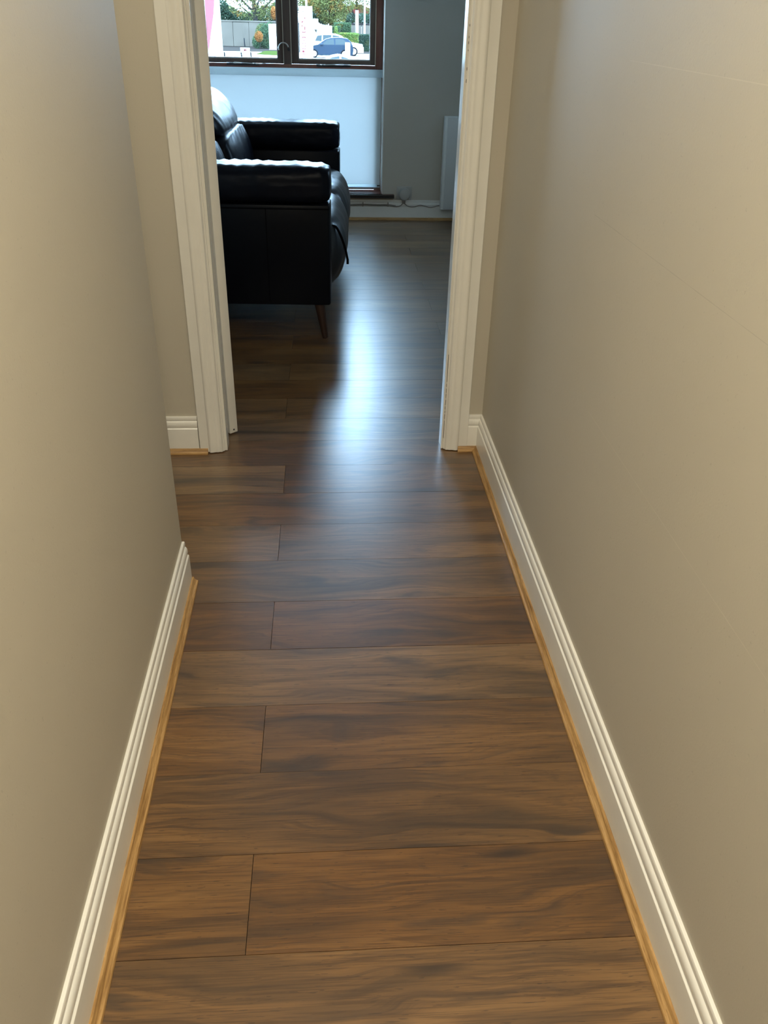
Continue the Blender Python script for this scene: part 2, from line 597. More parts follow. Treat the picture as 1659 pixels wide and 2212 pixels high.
# paint skin bridging the crack between right architrave and lining, broken where it shows black
cr = []
for a, b in ((1.377, 1.371), (1.347, 1.341), (1.333, 1.326), (1.312, 1.308), (1.266, 1.258), (1.235, 1.225), (.372, .268), (.262, .248), (.243, .226), (.222, .206),
             (.199, .178), (.173, .160), (.156, .146), (.142, .122), (.117, .045)):
    cr.append((b, a))
cr.sort()
fm = MB()
z = .0035
for a, b in cr + [(DOORH, DOORH)]:
    fm.box(.4234, .4252, YD - .0035, YD - .0005, z, a)
    z = b
fm.build('paint_filler', M['white'], door)
MB().box(.4236, .4249, YD - .0007, YD - .0002, .0035, DOORH).build('crack', M['nosing'], door)

# ------------------------------------------------------------------ window
win = struct(empty('window_1', (0, 0, 0)))
YF = 6.955                                            # room face of the frame
f = MB()
f.box(WX0, -.905, YF, YF + .07, WZ0 + .025, WZ1, .003).box(.381, WX1, YF, YF + .07, WZ0 + .025, WZ1, .003)
f.box(-.905, .381, YF, YF + .07, 2.235, WZ1, .003).box(-.905, .381, YF - .012, YF + .07, 1.030, 1.060, .003)
f.build('frame', M['red'], win, 40)
f = MB()
f.box(-.905, .381, YF - .001, YF + .07, .192, .232, .003).box(.3805, WX1 - .0005, YF - .001, YF + .001, .19, 1.029).box(WX0 + .0005, -.9045, YF - .001, YF + .001, .19, 1.029)
f.build('lower_frame', M['frame'], win, 40)
MB().box(-.292, -.238, YF - .004, YF + .066, 1.060, 2.235, .002).build('mullion', M['frame'], win, 40)
for x in (-.2945, -.2375, .3800, -.9040):
    MB().box(x - .0028, x + .0028, YF - .006, YF + .03, 1.060, 2.232).build('draught_seal', M['seal'], win)
MB().box(-.905, .381, YF + .035, YF + .039, .232, 1.030).build('pane', M['glass'], win)


def sash(x0, x1, gx0, gx1):
    s = MB()
    y0, y1 = YF + .004, YF + .050
    s.box(x0, gx0, y0, y1, 1.062, 2.232, .002).box(gx1, x1, y0, y1, 1.062, 2.232, .002)
    s.box(gx0, gx1, y0, y1, 1.062, 1.092, .002).box(gx0, gx1, y0, y1, 2.19, 2.232, .002)
    so = s.build('sash', M['frame'], win, 40)
    MB().box(gx0, gx1, YF + .030, YF + .034, 1.092, 2.19).build('pane', M['glass'], so)
    b = MB()
    b.box(gx0, gx0 + .006, YF + .012, YF + .030, 1.092, 2.19).box(gx1 - .006, gx1, YF + .012, YF + .030, 1.092, 2.19)
    b.box(gx0, gx1, YF + .012, YF + .030, 1.092, 1.099)
    b.build('glazing_bead', M['bead'], so)
    return so


sl = sash(-.901, -.298, -.866, -.336)
sr = sash(-.234, .377, -.186, .343)


def stay(par, x0, x1, flip):
    m = MB()
    m.box(x0, x1 - .05 if flip else x1, YF - .020, YF - .004, 1.048, 1.062, .002)
    xs = [x0, x0 + .05, x0 + .06, x0 + .2, x0 + .205, x0 + .215, x1 - .03, x1]
    zs = [1.066, 1.065, 1.069, 1.060, 1.064, 1.058, 1.060, 1.064]
    if not flip:
        xs = [x0 + x1 - x for x in xs]
    MB().tube([(x, YF - .022, z_) for x, z_ in zip(xs, zs)], .0028, 6).build('stay_bar', M['steel'], m.build('casement_stay', M['iron'], win, 40))


stay(sl, -.712, -.425, True)
stay(sr, -.055, .198, False)
# curved cockspur handle on the mullion
pts = []
for k in range(12):
    a = math.radians(200 - 185 * k / 11)
    pts.append((-.292 + .036 * math.cos(a), YF - .020, 1.162 + .036 * math.sin(a)))
h = MB().tube(pts, [.003 + .0015 * k / 11 for k in range(12)], 8).build('window_catch', M['steel'], win, 60)
MB().tube([(-.254, YF - .028, 1.156), (-.254, YF - .004, 1.156)], .011, 14).tube([(-.254, YF - .02, 1.166), (-.250, YF - .02, 1.146)], .006, 8).build('catch_boss', M['iron'], h, 40)
MB().box(WX0, WX1, 6.745, YF, .168, .1915).box(WX0 - .09, WX1 + .09, 6.730, YW, .168, .1915, .002).build('sill', M['redx'], win)
MB().box(WX0 - .0905, WX1 + .0905, 6.7255, 6.7305, .1675, .1915, .001).build('sill_edge', M['nosing'], win)
MB().box(WX0 - .08, WX1 + .085, YW - .012, YW, .149, .1675).build('sill_apron', M['seal'], win)
for x0, x1 in ((WX0 + .0002, WX0 + .003), (WX1 - .003, WX1 - .0002)):
    MB().box(x0, x1, YW - .001, YF, .1915, WZ1).build('reveal_lining', M['white'], win)

win2 = struct(empty('added_window', (RXR + .2, W2[0], W2[2])))
wl, wh2 = W2[1] - W2[0], W2[3] - W2[2]
f = MB()
f.box(0, .07, 0, .06, 0, wh2).box(0, .07, wl - .06, wl, 0, wh2).box(0, .07, .06, wl - .06, 0, .06).box(0, .07, .06, wl - .06, wh2 - .06, wh2)
f.build('frame', M['red'], win2)
MB().box(.03, .034, .06, wl - .06, .06, wh2 - .06).build('pane', M['glass'], win2)
MB().box(-.24, 0, -.05, wl + .05, -.022, 0, .002).build('sill', M['redx'], win2)

# roller blind hung from the transom
bl = empty('roller_blind', (0, 0, 0))
tag(bl, 'translucent white roller blind glowing with daylight over the lower half of the window', 'blind')
YB = 6.905
MB().tube([(-.945, YB, 1.012), (.431, YB, 1.012)], .026, 20).build('roller_tube', M['blind_tube'], bl, 40)
for x in (-.950, .4312):
    MB().box(x, x + .004, YB - .024, YB + .045, .985, 1.035).build('bracket', M['white_room'], bl)
g = []
NX, NZ = 12, 24
for j in range(NZ + 1):
    for i in range(NX + 1):
        zz = .238 + (1.0 - .238) * j / NZ
        g.append((-.930 + 1.356 * i / NX, YB + .020 + .0015 * math.sin(i * 1.3 + j * .4), zz))
MB().add(g, [(j * (NX + 1) + i, j * (NX + 1) + i + 1, (j + 1) * (NX + 1) + i + 1, (j + 1) * (NX + 1) + i) for j in range(NZ) for i in range(NX)]).build('blind_cloth', M['blind'], bl, 60)
MB().box(-.930, .426, YB + .013, YB + .027, .214, .238, .003).build('hem_bar', M['blind_tube'], bl, 40)
MB().box(.405, .427, YB + .010, YB + .014, .222, .232).build('end_cap', M['iron'], bl)

# ------------------------------------------------------------------ wall things in the living room
ht = empty('panel_heater', (0.886, YW, .095))
tag(ht, 'white upright electric panel heater on the grey wall right of the window', 'heater')
MB().box(0.004, .60, -.095, -.012, 0, .655, .004).build('casing_body', M['heater_lit_side'], ht, 40)
MB().box(.024, .60, -.104, -.0955, .002, .653, .002).build('front_panel', M['heater'], ht, 40)
MB().box(.03, .55, -.0165, -.0002, .05, .60).build('wall_bracket', M['iron'], ht)

so = empty('wall_socket', (.610, YW, .199))
tag(so, 'square white wall socket with a round plug, low beside the window sill', 'socket')
MB().box(-.059, .059, -.014, -.0002, -.047, .050, .004).build('face_plate', M['socket'], so, 40)
MB().tube([(0, -.014, -.004), (0, -.040, -.004), (0, -.052, -.004), (0, -.056, -.004)], [.046, .045, .038, .02], 24).build('round_plug', M['socket'], so, 45)
MB().box(-.016, .010, -.03, -.0145, -.074, -.0475, .003).build('cable_grip', M['cable'], so, 40)

cb_ = empty('power_cable', (0, YW - .019, .11))
tag(cb_, 'thin grey cable clipped along the skirting under the window sill', 'cable')
pts = [(-.30, 0, -.004), (.0, 0, -.004), (.136, 0, -.006), (.288, 0, .000), (.40, 0, -.003), (.484, 0, -.002), (.545, 0, -.010), (.580, -.004, -.002), (.600, -.010, .018)]
pt2 = [(.612, -.010, .018), (.640, -.004, -.004), (.690, 0, -.010), (.735, 0, .003), (.775, 0, -.004), (.815, 0, -.013), (.850, 0, -.008), (.885, -.004, .004), (.93, -.01, .006)]


def smooth_path(p, n=6):
    p = [Vector(q) for q in p]
    out = []
    for i in range(len(p) - 1):
        p0, p1, p2, p3 = p[max(i - 1, 0)], p[i], p[i + 1], p[min(i + 2, len(p) - 1)]
        for k in range(n):
            t = k / n
            out.append(.5 * ((2 * p1) + (p2 - p0) * t + (2 * p0 - 5 * p1 + 4 * p2 - p3) * t * t + (3 * p1 - p0 - 3 * p2 + p3) * t ** 3))
    out.append(p[-1])
    return out


cm = MB().tube(smooth_path(pts), .0032, 6).tube(smooth_path(pt2), .0032, 6)
cm.tube([q + Vector((0, 0, .0075)) for q in smooth_path(pts)[:-12]], .0026, 6)
cm.build('cable_run', M['cable'], cb_, 60)
for x in (.02, .288, .484):
    MB().box(x - .004, x + .004, -.007, .0035, -.010, .022, .001).build('cable_clip', M['cable'], cb_, 40)

# ------------------------------------------------------------------ sofa
SOFA_R = math.radians(-2.4)
sofa = empty('sofa', (.017, 3.965, 0), SOFA_R)
tag(sofa, 'black leather two-seat sofa on brown tapered legs beside the window', 'sofa')


def pillow(name, c, h, n=4.5, n2=None, cuts=22, bulge=(0, 0, 0), wr=.006, wscale=(9, 9, 9), seed=0.0, shear=None, taper=None, parent=sofa, mat='leather', pleat=0.0, pfreq=40.0, paxis=0):
    bm = bmesh.new()
    bmesh.ops.create_cube(bm, size=2.0)
    bmesh.ops.subdivide_edges(bm, edges=bm.edges[:], cuts=cuts, use_grid_fill=True)
    for v in bm.verts:
        p = v.co.copy()
        u = p.copy()
        mx = max(abs(p.x), abs(p.y), abs(p.z))
        e2 = n2 or n
        ln = (abs(p.x) ** n + ((abs(p.y) ** e2 + abs(p.z) ** e2) ** (1 / e2)) ** n) ** (1 / n)
        p = p * (mx / ln)
        nr = p.normalized()
        q = Vector((p.x * h[0], p.y * h[1], p.z * h[2]))
        for ax in range(3):
            o1, o2 = (ax + 1) % 3, (ax + 2) % 3
            q[ax] += bulge[ax] * p[ax] * (1 - u[o1] ** 2) * (1 - u[o2] ** 2)
        s = Vector((q.x * wscale[0] + seed, q.y * wscale[1] + seed * 2, q.z * wscale[2]))
        w_ = noise.noise(s) * .6 + abs(noise.noise(s * 2.1)) * -.55
        q += nr * wr * w_
        if pleat:
            o1, o2 = [a for a in range(3) if a != paxis]
            edge = max(abs(u[o1]), abs(u[o2])) ** 6
            q += nr * pleat * edge * math.sin(q[paxis] * pfreq + 3.0 * noise.noise(Vector((q[paxis] * 7, seed, u[o1])))) * (.5 + .5 * noise.noise(Vector((q[paxis] * 11, seed + 4, 0))))
        if shear:
            q.x += shear * q.z
        if taper:
            q.x += taper * max(0, q.z) ** 2
        v.co = q + Vector(c)
    m = MB()
    m.bm(bm)
    return m.build(name, M[mat], parent, 180)


def swept(name, prof, y0, y1, pw, seed, mat='leather', ny=60, sub=6, pleat=.010, fy=26):
    """cushion with a given side profile, rounded off at its two ends and gathered in soft pleats"""
    P = [Vector((x, 0, z)) for x, z in prof]
    n = len(P)
    ring = []
    for i in range(n):
        p0, p1, p2, p3 = P[i - 1], P[i], P[(i + 1) % n], P[(i + 2) % n]
        for k in range(sub):
            t_ = k / sub
            ring.append(.5 * ((2 * p1) + (p2 - p0) * t_ + (2 * p0 - 5 * p1 + 4 * p2 - p3) * t_ * t_ + (3 * p1 - p0 - 3 * p2 + p3) * t_ ** 3))
    cen = sum(ring, Vector()) / len(ring)
    vs, m_ = [], len(ring)
    for j in range(ny + 1):
        t_ = -math.cos(math.pi * j / ny)
        sc_ = max(.02, (1 - abs(t_) ** pw) ** (1 / pw))
        y = (y0 + y1) / 2 + t_ * (y1 - y0) / 2
        for i, p in enumerate(ring):
            d = p - cen
            w_ = noise.noise(Vector((y * fy + i / m_ * 14 + seed, i / m_ * 4.0, seed * .7))) * .6 + noise.noise(Vector((y * 7 - seed, i / m_ * 9.0, 3.1))) * .7
            fade = .35 + .65 * abs(math.sin(math.pi * (i / m_)))
            vs.append(cen + d * sc_ + d.normalized() * pleat * w_ * fade * sc_ + Vector((0, y, 0)))
    fs = [(j * m_ + i, j * m_ + (i + 1) % m_, (j + 1) * m_ + (i + 1) % m_, (j + 1) * m_ + i) for j in range(ny) for i in range(m_)]
    fs += [tuple(range(m_ - 1, -1, -1)), tuple(ny * m_ + i for i in range(m_))]
    return MB().add(vs, fs).build(name, M[mat], sofa, 50)


def arm(y0, y1, sgn):
    s = MB().box(-.90, 0, y0, y1, .174, .640, .012).build('arm', M['panel'], sofa, 40)
    yo = y0 if sgn < 0 else y1
    yy = (yo - .0025, yo) if sgn < 0 else (yo, yo + .0025)
    MB().box(-.2955, -.2925, *yy, .19, .622).build('seam', M['strap'], s)
    MB().box(-.90, -.004, *yy, .620, .6245).build('piping', M['strap'], s)
    return s


arm(0, .19, -1)
arm(1.728, 1.935, 1)
pillow('arm_cushion', (-.452, .095, .722), (.455, .112, .082), 12.0, 4.6, 34, (0, .016, .004), .008, (8, 8, 12), 3.1, pleat=.006, pfreq=110, paxis=0)
pillow('arm_cushion', (-.455, 1.835, .722), (.455, .112, .082), 12.0, 4.6, 34, (0, .016, .004), .008, (8, 8, 12), 8.7, pleat=.006, pfreq=110, paxis=0)
MB().box(-.88, -.02, .185, 1.75, .180, .31, .01).build('base_frame', M['leather'], sofa, 40)
MB().box(-.92, -.74, .02, 1.915, .178, .86, .03).build('back_frame', M['leather'], sofa, 40)
for i, y in enumerate((.578, 1.357)):
    swept('seat_cushion', [(-.02, .545), (.030, .515), (.062, .45), (.072, .37), (.055, .28), (.020, .215), (-.05, .20), (-.40, .26), (-.68, .30), (-.70, .42), (-.60, .52), (-.30, .555), (-.12, .56)], y - .388, y + .388, 6.0, 11.0 + i, mat='seat_leather_lit', pleat=.011, fy=46, ny=70)
    dx = -.085 if i == 0 else -.045
    swept('lumbar_cushion', [(-.66 + dx, .795), (-.565 + dx, .803), (-.540 + dx, .785), (-.508 + dx, .71), (-.485 + dx, .62), (-.480 + dx, .52), (-.55 + dx, .47), (-.74, .47), (-.78, .60), (-.76, .74)], y - .388, y + .388, 5.0, 17.0 + i)
    swept('back_cushion', [(-.585 + dx, .775), (-.566 + dx, .80), (-.572 + dx, .85), (-.606 + dx, .915), (-.655 + dx, .968), (-.715 + dx, 1.000), (-.785 + dx, 1.000), (-.835 + dx, .955), (-.855 + dx, .88), (-.83 + dx, .80), (-.70 + dx, .765)], y - .388, y + .388, 4.0, 23.0 + i)
for x, y in ((-.046, .035), (-.046, 1.89), (-.85, .035), (-.85, 1.89)):
    dx, dy = (.017 if x > -.5 else -.017), (0.004 if y < 1 else -.004)
    MB().tube([(x + dx, y, .0005), (x + dx * .9, y, .004), (x - dx * .3 - (.006 if x > -.5 else -.006), y + dy, .178)], [.013, .0145, .026], 16).build('leg', M['leg'], sofa, 50)
st = [(-.015, .24, .50), (.020, .235, .495), (.045, .22, .455), (.062, .215, .41), (.073, .215, .365), (.078, .215, .340)]
sm = smooth_path(st, 5)
vs, fs = [], []
for i, p in enumerate(sm):
    d = (sm[min(i + 1, len(sm) - 1)] - sm[max(i - 1, 0)]).normalized()
    nrm = Vector((0, 1, 0)).cross(d).normalized() * .0055
    for s_ in (-1, 1):
        for y_ in (-.005, .005):
            vs.append(p + nrm * s_ + Vector((0, y_, 0)))
for i in range(len(sm) - 1):
    b = i * 4
    for a_, c_ in ((0, 1), (1, 3), (3, 2), (2, 0)):
        fs.append((b + a_, b + c_, b + 4 + c_, b + 4 + a_))
fs += [(0, 1, 3, 2), tuple(len(vs) - 4 + k for k in (0, 2, 3, 1))]
spo = MB().add(vs, fs).build('strap', M['strap'], sofa)
MB().box(.072, .084, .207, .223, .322, .346, .0015).build('strap_end', M['strap'], spo)


# ------------------------------------------------------------------ outside: forecourt and street seen through the window
G = -1.95                                   # street level below the hall floor


def at(px, py, Y):
    """world point on the vertical plane at distance Y"""
    d = ROT @ _ray(px, py)
    return EYE + d * (Y / d.y)


def on(px, py, z=G):
    d = ROT @ _ray(px, py)
    return EYE + d * ((z - EYE.z) / d.z)


O = {}
O['paving'] = simple('pale_concrete', (.30, .29, .27), .8, .1, 0, .08, .5)
O['road'] = simple('asphalt', (.020, .017, .015), .9, .0, 0, .1, .6)
O['grass'] = simple('short_grass', (.022, .031, .008), .9, .0, 0, .25, 2.0)
O['conc'] = simple('stained_concrete', (.062, .053, .043), .9, .0, 0, .22, .9)
O['render'] = simple('white_render', (.40, .39, .37), .7, .1)
O['sign'] = simple('white_sign_panel', (.40, .38, .35), .6, .1)
O['red'] = simple('red_sign_print', (.070, .015, .019), .6, .0)
O['pink'] = simple('red_flag_cloth', (.100, .036, .040), .8, .0)
O['post'] = simple('dark_post', (.008, .009, .010), .7, .05)
O['pole'] = simple('pale_pole', (.20, .19, .18), .6, .1)
O['tile'] = simple('red_roof_tile', (.030, .008, .006), .8, .0, 0, .15, 2.0)
O['slate'] = simple('grey_slate', (.014, .012, .012), .8, .0)
O['bluecar'] = simple('dark_blue_car_paint', (.0040, .0105, .0200), .35, .10)
O['whitecar'] = simple('white_car_paint', (.30, .31, .31), .3, .2)
O['cglass'] = simple('car_glass', (.016, .022, .024), .15, .08)
O['tyre'] = simple('tyre_rubber', (.004, .004, .005), .8, .0)
O['rim'] = simple('alloy_rim', (.20, .20, .20), .5, .2)
O['bark'] = simple('grey_bark', (.020, .018, .016), .9, .0, 0, .2, 4.0)
O['dark'] = leafy('dark_green_leaves', (0.0120, 0.0210, 0.0150), (0.0210, 0.0330, 0.0195), (0.0270, 0.0330, 0.0165))
O['mixed'] = leafy('green_and_yellow_leaves', (0.0270, 0.0390, 0.0150), (0.0750, 0.0690, 0.0225), (0.0870, 0.0510, 0.0150))
O['orange'] = leafy('orange_leaves', (0.1200, 0.0450, 0.0150), (0.1425, 0.0600, 0.0180), (0.0525, 0.0480, 0.0150))
O['lime'] = leafy('bright_green_hedge', (0.0420, 0.0675, 0.0180), (0.0750, 0.0990, 0.0270), (0.0900, 0.0870, 0.0240))
O['mid'] = leafy('mid_green_leaves', (0.0180, 0.0330, 0.0180), (0.0330, 0.0510, 0.0255), (0.0450, 0.0480, 0.0180))

struct(MB().box(-60, 60, 58.6, 88, G - 1.5, G).build('forecourt_ground', O['paving']))
struct(MB().box(-60, 60, 7.4, 58.6, -3.5, -3.2).build('yard_ground', O['paving']))
struct(MB().box(-70, 70, 88, 320, G - .3, G - .02).build('street_ground', O['road']))
struct(MB().box(RXL - 1.5, RXR + 2.5, 7.081, 7.10, G, -.10).build('wall_facade', O['render']))


def leaf_cloud(blobs, n, size, rng):
    """leaf blades scattered in ellipsoids: (centre, radii)"""
    vs, fs = [], []
    tot = sum(r[0] * r[1] * r[2] for _, r in blobs)
    for c, r in blobs:
        for _ in range(max(8, int(n * r[0] * r[1] * r[2] / tot))):
            while True:
                p = Vector((rng.uniform(-1, 1), rng.uniform(-1, 1), rng.uniform(-1, 1)))
                if .25 < p.length < 1:
                    break
            q = Vector((c[0] + p.x * r[0], c[1] + p.y * r[1], c[2] + p.z * r[2]))
            a = Vector((rng.gauss(0, 1), rng.gauss(0, 1), rng.gauss(0, 1))).normalized()
            b = a.orthogonal().normalized()
            s_ = size * rng.uniform(.6, 1.3)
            k = len(vs)
            vs += [q - a * s_, q + b * s_ * .5, q + a * s_, q - b * s_ * .5]
            fs.append((k, k + 1, k + 2, k + 3))
    return MB().add(vs, fs)


def tree(name, label, cat, base, h, trunk_r, blobs, mat, n, size, seed, group=None):
    rng = random.Random(seed)
    t = empty(name, base)
    tag(t, label, cat, group)
    m = MB()
    if trunk_r:
        m.tube([(0, 0, 0), (.1, 0, h * .3), (-.05, 0, h * .6), (.1, 0, h * .95)], [trunk_r, trunk_r * .8, trunk_r * .55, trunk_r * .15], 7)
        for k in range(9):
            z0 = h * rng.uniform(.28, .7)
            a = rng.uniform(0, 6.28)
            L = h * rng.uniform(.2, .42)
            m.tube([(0, 0, z0), (math.cos(a) * L * .5, math.sin(a) * L * .3, z0 + L * .45), (math.cos(a) * L, math.sin(a) * L * .5, z0 + L * .8)], [trunk_r * .4, trunk_r * .25, .02], 5)
        m.build('trunk', O['bark'], t, 60)
    f = leaf_cloud(blobs, int(n * 3.6), size * .46, rng).build('foliage', mat, t)
    return t


def mesh_thing(o, label, cat, group=None):
    return tag(o, label, cat, group)


# far boundary wall, in bays, and the greenery over it
YB_ = 100.0
p0, p1 = at(470, 86, YB_), at(640, 47, YB_)
bw = empty('concrete_wall', (p0.x, YB_, G))
tag(bw, 'long weathered grey concrete wall below the trees, left pane', 'wall')
wlen, wh = p1.x - p0.x, p1.z - G
nb = 5
for i in range(nb):
    MB().box(i * wlen / nb + .012, (i + 1) * wlen / nb - .012, 0, .25, 0, wh - .12 - .04 * (i % 2), .03).build('wall_bay', O['conc'], bw)
MB().box(-.1, wlen + .1, -.06, .31, wh - .12, wh, .02).build('coping', O['conc'], bw)
p0, p1 = at(757, 52, YB_), at(830, 52, YB_)
bw = empty('concrete_wall', (p0.x, YB_ + .5, G))
tag(bw, 'pale grey concrete wall behind the clipped hedge, right pane', 'wall')
wlen, wh = p1.x - p0.x, p1.z - G
for i in range(3):
    MB().box(i * wlen / 3 + .012, (i + 1) * wlen / 3 - .012, 0, .25, 0, wh - .12, .03).build('wall_bay', O['conc'], bw)
MB().box(-.1, wlen + .1, -.06, .31, wh - .12, wh, .02).build('coping', O['slate'], bw)


def rel(px, py, Y, base):
    q = at(px, py, Y)
    return Vector((q.x - base[0], Y - base[1], q.z - base[2]))


def blobs_px(items, Y, base, depth=1.5):
    """ellipsoids given by pixel centre and pixel radii at distance Y"""
    k = Y / FPX
    return [(tuple(rel(x, y, Y + dy, base)), (rx * k, depth, ry * k)) for x, y, rx, ry, dy in items]


def foot(px, Y):
    q = at(px, 60, Y)
    return (q.x, Y, G)


b = foot(551, 104)
tree('tree', 'tall bare-topped tree with grey trunk above the concrete wall, left pane', 'tree', b, 8.5, .34,
     blobs_px([(540, 15, 40, 22, 0), (575, 10, 30, 26, .5), (552, -25, 45, 22, 0), (510, -12, 30, 18, 1)], 104, b), O['mixed'], 1700, .20, 11)
b = foot(500, 109)
tree('evergreen_bush', 'dark green bushy tree over the left end of the concrete wall', 'tree', b, 4.0, .2,
     blobs_px([(490, 34, 22, 18, 0), (515, 38, 22, 12, 0), (478, 18, 14, 16, 0)], 109, b), O['dark'], 2600, .20, 12)
b = foot(570, 114)
tree('evergreen_bush', 'dark green bushy tree behind the right part of the concrete wall', 'tree', b, 4.0, .2,
     blobs_px([(575, 34, 26, 17, 0), (548, 40, 20, 12, 0), (597, 25, 14, 16, 0)], 114, b), O['mid'], 2600, .20, 13)
b = foot(594, 101.3)
tree('autumn_shrub', 'small orange-leaved tree at the edge of the left pane', 'shrub', b, 4.0, .1, blobs_px([(593, 28, 7, 11, 0)], 101.3, b, .6), O['orange'], 400, .16, 14)
b = foot(568, 97)
tree('shrub', 'large green shrub in front of the concrete wall beside the white block', 'shrub', b, 2.4, .08,
     blobs_px([(570, 78, 17, 22, 0), (556, 90, 10, 12, -.4), (583, 66, 10, 14, 0)], 97, b, 1.2), O['mid'], 2200, .15, 15)
b = foot(559, 95)
tree('autumn_shrub', 'low orange shrub at the foot of the concrete wall', 'shrub', b, 1.2, .04, blobs_px([(559, 79, 8, 9, 0)], 95, b, .6), O['orange'], 420, .12, 16)
b = foot(715, 104)
tree('tree', 'broad yellow-green autumn tree in the middle of the right pane', 'tree', b, 8.0, .36,
     blobs_px([(715, 20, 30, 26, 0), (690, 2, 30, 20, 0), (735, 5, 28, 22, 0), (728, 42, 18, 14, 0), (712, -25, 45, 20, 0)], 104, b), O['mixed'], 4200, .19, 17)
b = foot(662, 109)
tree('tree', 'yellowing tree behind the tall white sign', 'tree', b, 6.5, .2, blobs_px([(655, 8, 16, 18, 0), (680, -5, 16, 16, 0)], 109, b), O['mixed'], 1100, .18, 18)
b = foot(683, 113.5)
tree('evergreen_bush', 'dark green bush right of the tall white sign', 'tree', b, 3.6, .1, blobs_px([(684, 30, 12, 14, 0), (700, 38, 14, 12, 0)], 113.5, b), O['dark'], 1500, .17, 19)
b = foot(770, 109)
tree('tree', 'thin tree with yellow leaves and pale trunk at the right of the right pane', 'tree', b, 8.0, .16, blobs_px([(770, 5, 26, 12, 0), (795, 12, 22, 14, 0), (765, -25, 40, 16, 0)], 109, b), O['mixed'], 1300, .18, 20)
b = foot(775, 114)
tree('evergreen_bush', 'dark green bushes below the red-roofed house', 'tree', b, 2.6, 0, blobs_px([(758, 42, 16, 11, 0), (783, 42, 18, 11, 0), (806, 40, 12, 12, 0)], 114, b), O['dark'], 1900, .17, 21)


def hedge(name, label, x0, x1, y0, y1, Y, mat, n, size, seed, depth=1.0, cat='hedge'):
    a, c = at(x0, y1, Y), at(x1, y0, Y)
    zt = c.z
    t = empty(name, ((a.x + c.x) / 2, Y, G))
    tag(t, label, cat)
    rng = random.Random(seed)
    w2, h_ = (c.x - a.x) / 2, zt - G
    vs, fs = [], []
    size *= .5
    for _ in range(int(n * 3.2)):
        f = rng.random()
        x, y, z_ = rng.uniform(-w2, w2), rng.uniform(-depth, depth) * .5, rng.uniform(0, h_)
        if f < .6:
            y = -depth * .5 + rng.uniform(-.06, .08)
        elif f < .9:
            z_ = h_ + rng.uniform(-.10, .05)
        q = Vector((x, y, z_))
        u = Vector((rng.gauss(0, 1), rng.gauss(0, 1), rng.gauss(0, 1))).normalized()
        v = u.orthogonal().normalized()
        s_ = size * rng.uniform(.6, 1.3)
        k = len(vs)
        vs += [q - u * s_, q + v * s_ * .5, q + u * s_, q - v * s_ * .5]
        fs.append((k, k + 1, k + 2, k + 3))
    MB().add(vs, fs).build('foliage', mat, t)
    MB().box(-w2 + .15, w2 - .15, -depth * .35, depth * .35, 0, h_ - .15, .1).build('twig_core', O['bark'], t)
    return t


hedge('hedge', 'tall mid-green hedge left of the pale concrete wall, right pane', 722, 758, 51, 84, 98.5, O['mid'], 2400, .16, 31)
hedge('hedge', 'clipped bright green hedge with flat top behind the white cars', 731, 774, 73, 98, 93, O['lime'], 3000, .13, 32)
hedge('hedge', 'lower blue-green hedge at the right edge of the right pane', 774, 800, 76, 99, 95, O['dark'], 1800, .14, 33)
b = foot(726, 92.0)
tree('conifer', 'small pale yellow-green pointed conifer at the end of the clipped hedge', 'shrub', b, 2.2, .05, blobs_px([(726, 74, 5, 8, 0), (726, 64, 3, 6, 0)], 92.0, b, .35), O['lime'], 420, .10, 34)
hedge('hedge', 'low green hedge under the yellow tree, right of the white sign panel', 705, 735, 58, 84, 97, O['mid'], 1500, .15, 35)

# houses far behind
hq = at(772, 30, 128)
hs_ = empty('house', (hq.x, 128, G))
tag(hs_, 'far white house with a red tiled roof above the hedges', 'house')
hz = hq.z - G
MB().box(-3.2, 3.2, 0, 6, 0, hz, .02).build('wall', O['render'], hs_)
MB().add([(-3.5, -.3, hz), (3.5, -.3, hz), (3.5, 6.3, hz), (-3.5, 6.3, hz), (-.6, 3, hz + 1.1), (.6, 3, hz + 1.1)], [(0, 1, 5, 4), (1, 2, 5), (2, 3, 4, 5), (3, 0, 4), (3, 2, 1, 0)]).build('roof', O['tile'], hs_)
hq = at(690, 13, 146)
hs_ = empty('house', (hq.x, 146, G))
tag(hs_, 'far house with a grey slate roof behind the yellow tree', 'house')
hz = hq.z - G
MB().box(-2.4, 3.6, 0, 6, 0, hz, .02).build('wall', O['render'], hs_)
MB().add([(-2.7, -.3, hz), (3.9, -.3, hz), (3.9, 6.3, hz), (-2.7, 6.3, hz), (-1.6, 3, hz + 1.5), (2.9, 3, hz + 1.5)], [(0, 1, 5, 4), (1, 2, 5), (2, 3, 4, 5), (3, 0, 4), (3, 2, 1, 0)]).build('roof', O['slate'], hs_)

# poles
for (px, y1, Y, r, lab) in ((663, -40, 100, .12, 'pale lamp pole rising behind the tall white sign'), (787.5, -40, 96, .10, 'thin pale pole near the right edge of the right pane'),
                            (771, 22, 99, .20, 'short thick white post in front of the dark bushes, right pane')):
    q, t_ = foot(px, Y), at(px, y1, Y)
    pl = empty('pole', q)
    tag(pl, lab, 'pole')
    MB().tube([(0, 0, 0), (0, 0, t_.z - G)], [r, r * .8], 8).build('shaft', O['pole'], pl, 60)
    MB().tube([(0, 0, 0), (0, 0, .15)], r * 1.7, 8).build('base', O['pole'], pl, 40)

# tall white sign with red vertical lettering
YT = 66.0
kx = YT / FPX
q0, q1 = at(645.5, 13, YT), at(677, 140, YT)
tt = empty('totem_sign', (q0.x, YT, G))
tag(tt, 'tall white roadside sign with red vertical lettering, right pane', 'sign')
tw, th = q1.x - q0.x, q0.z - G
MB().box(0, tw, 0, .30, .12, th, .03).build('panel', O['sign'], tt, 40)
MB().box(-.04, tw + .04, -.05, .35, 0, .12, .02).build('plinth', O['pole'], tt, 40)

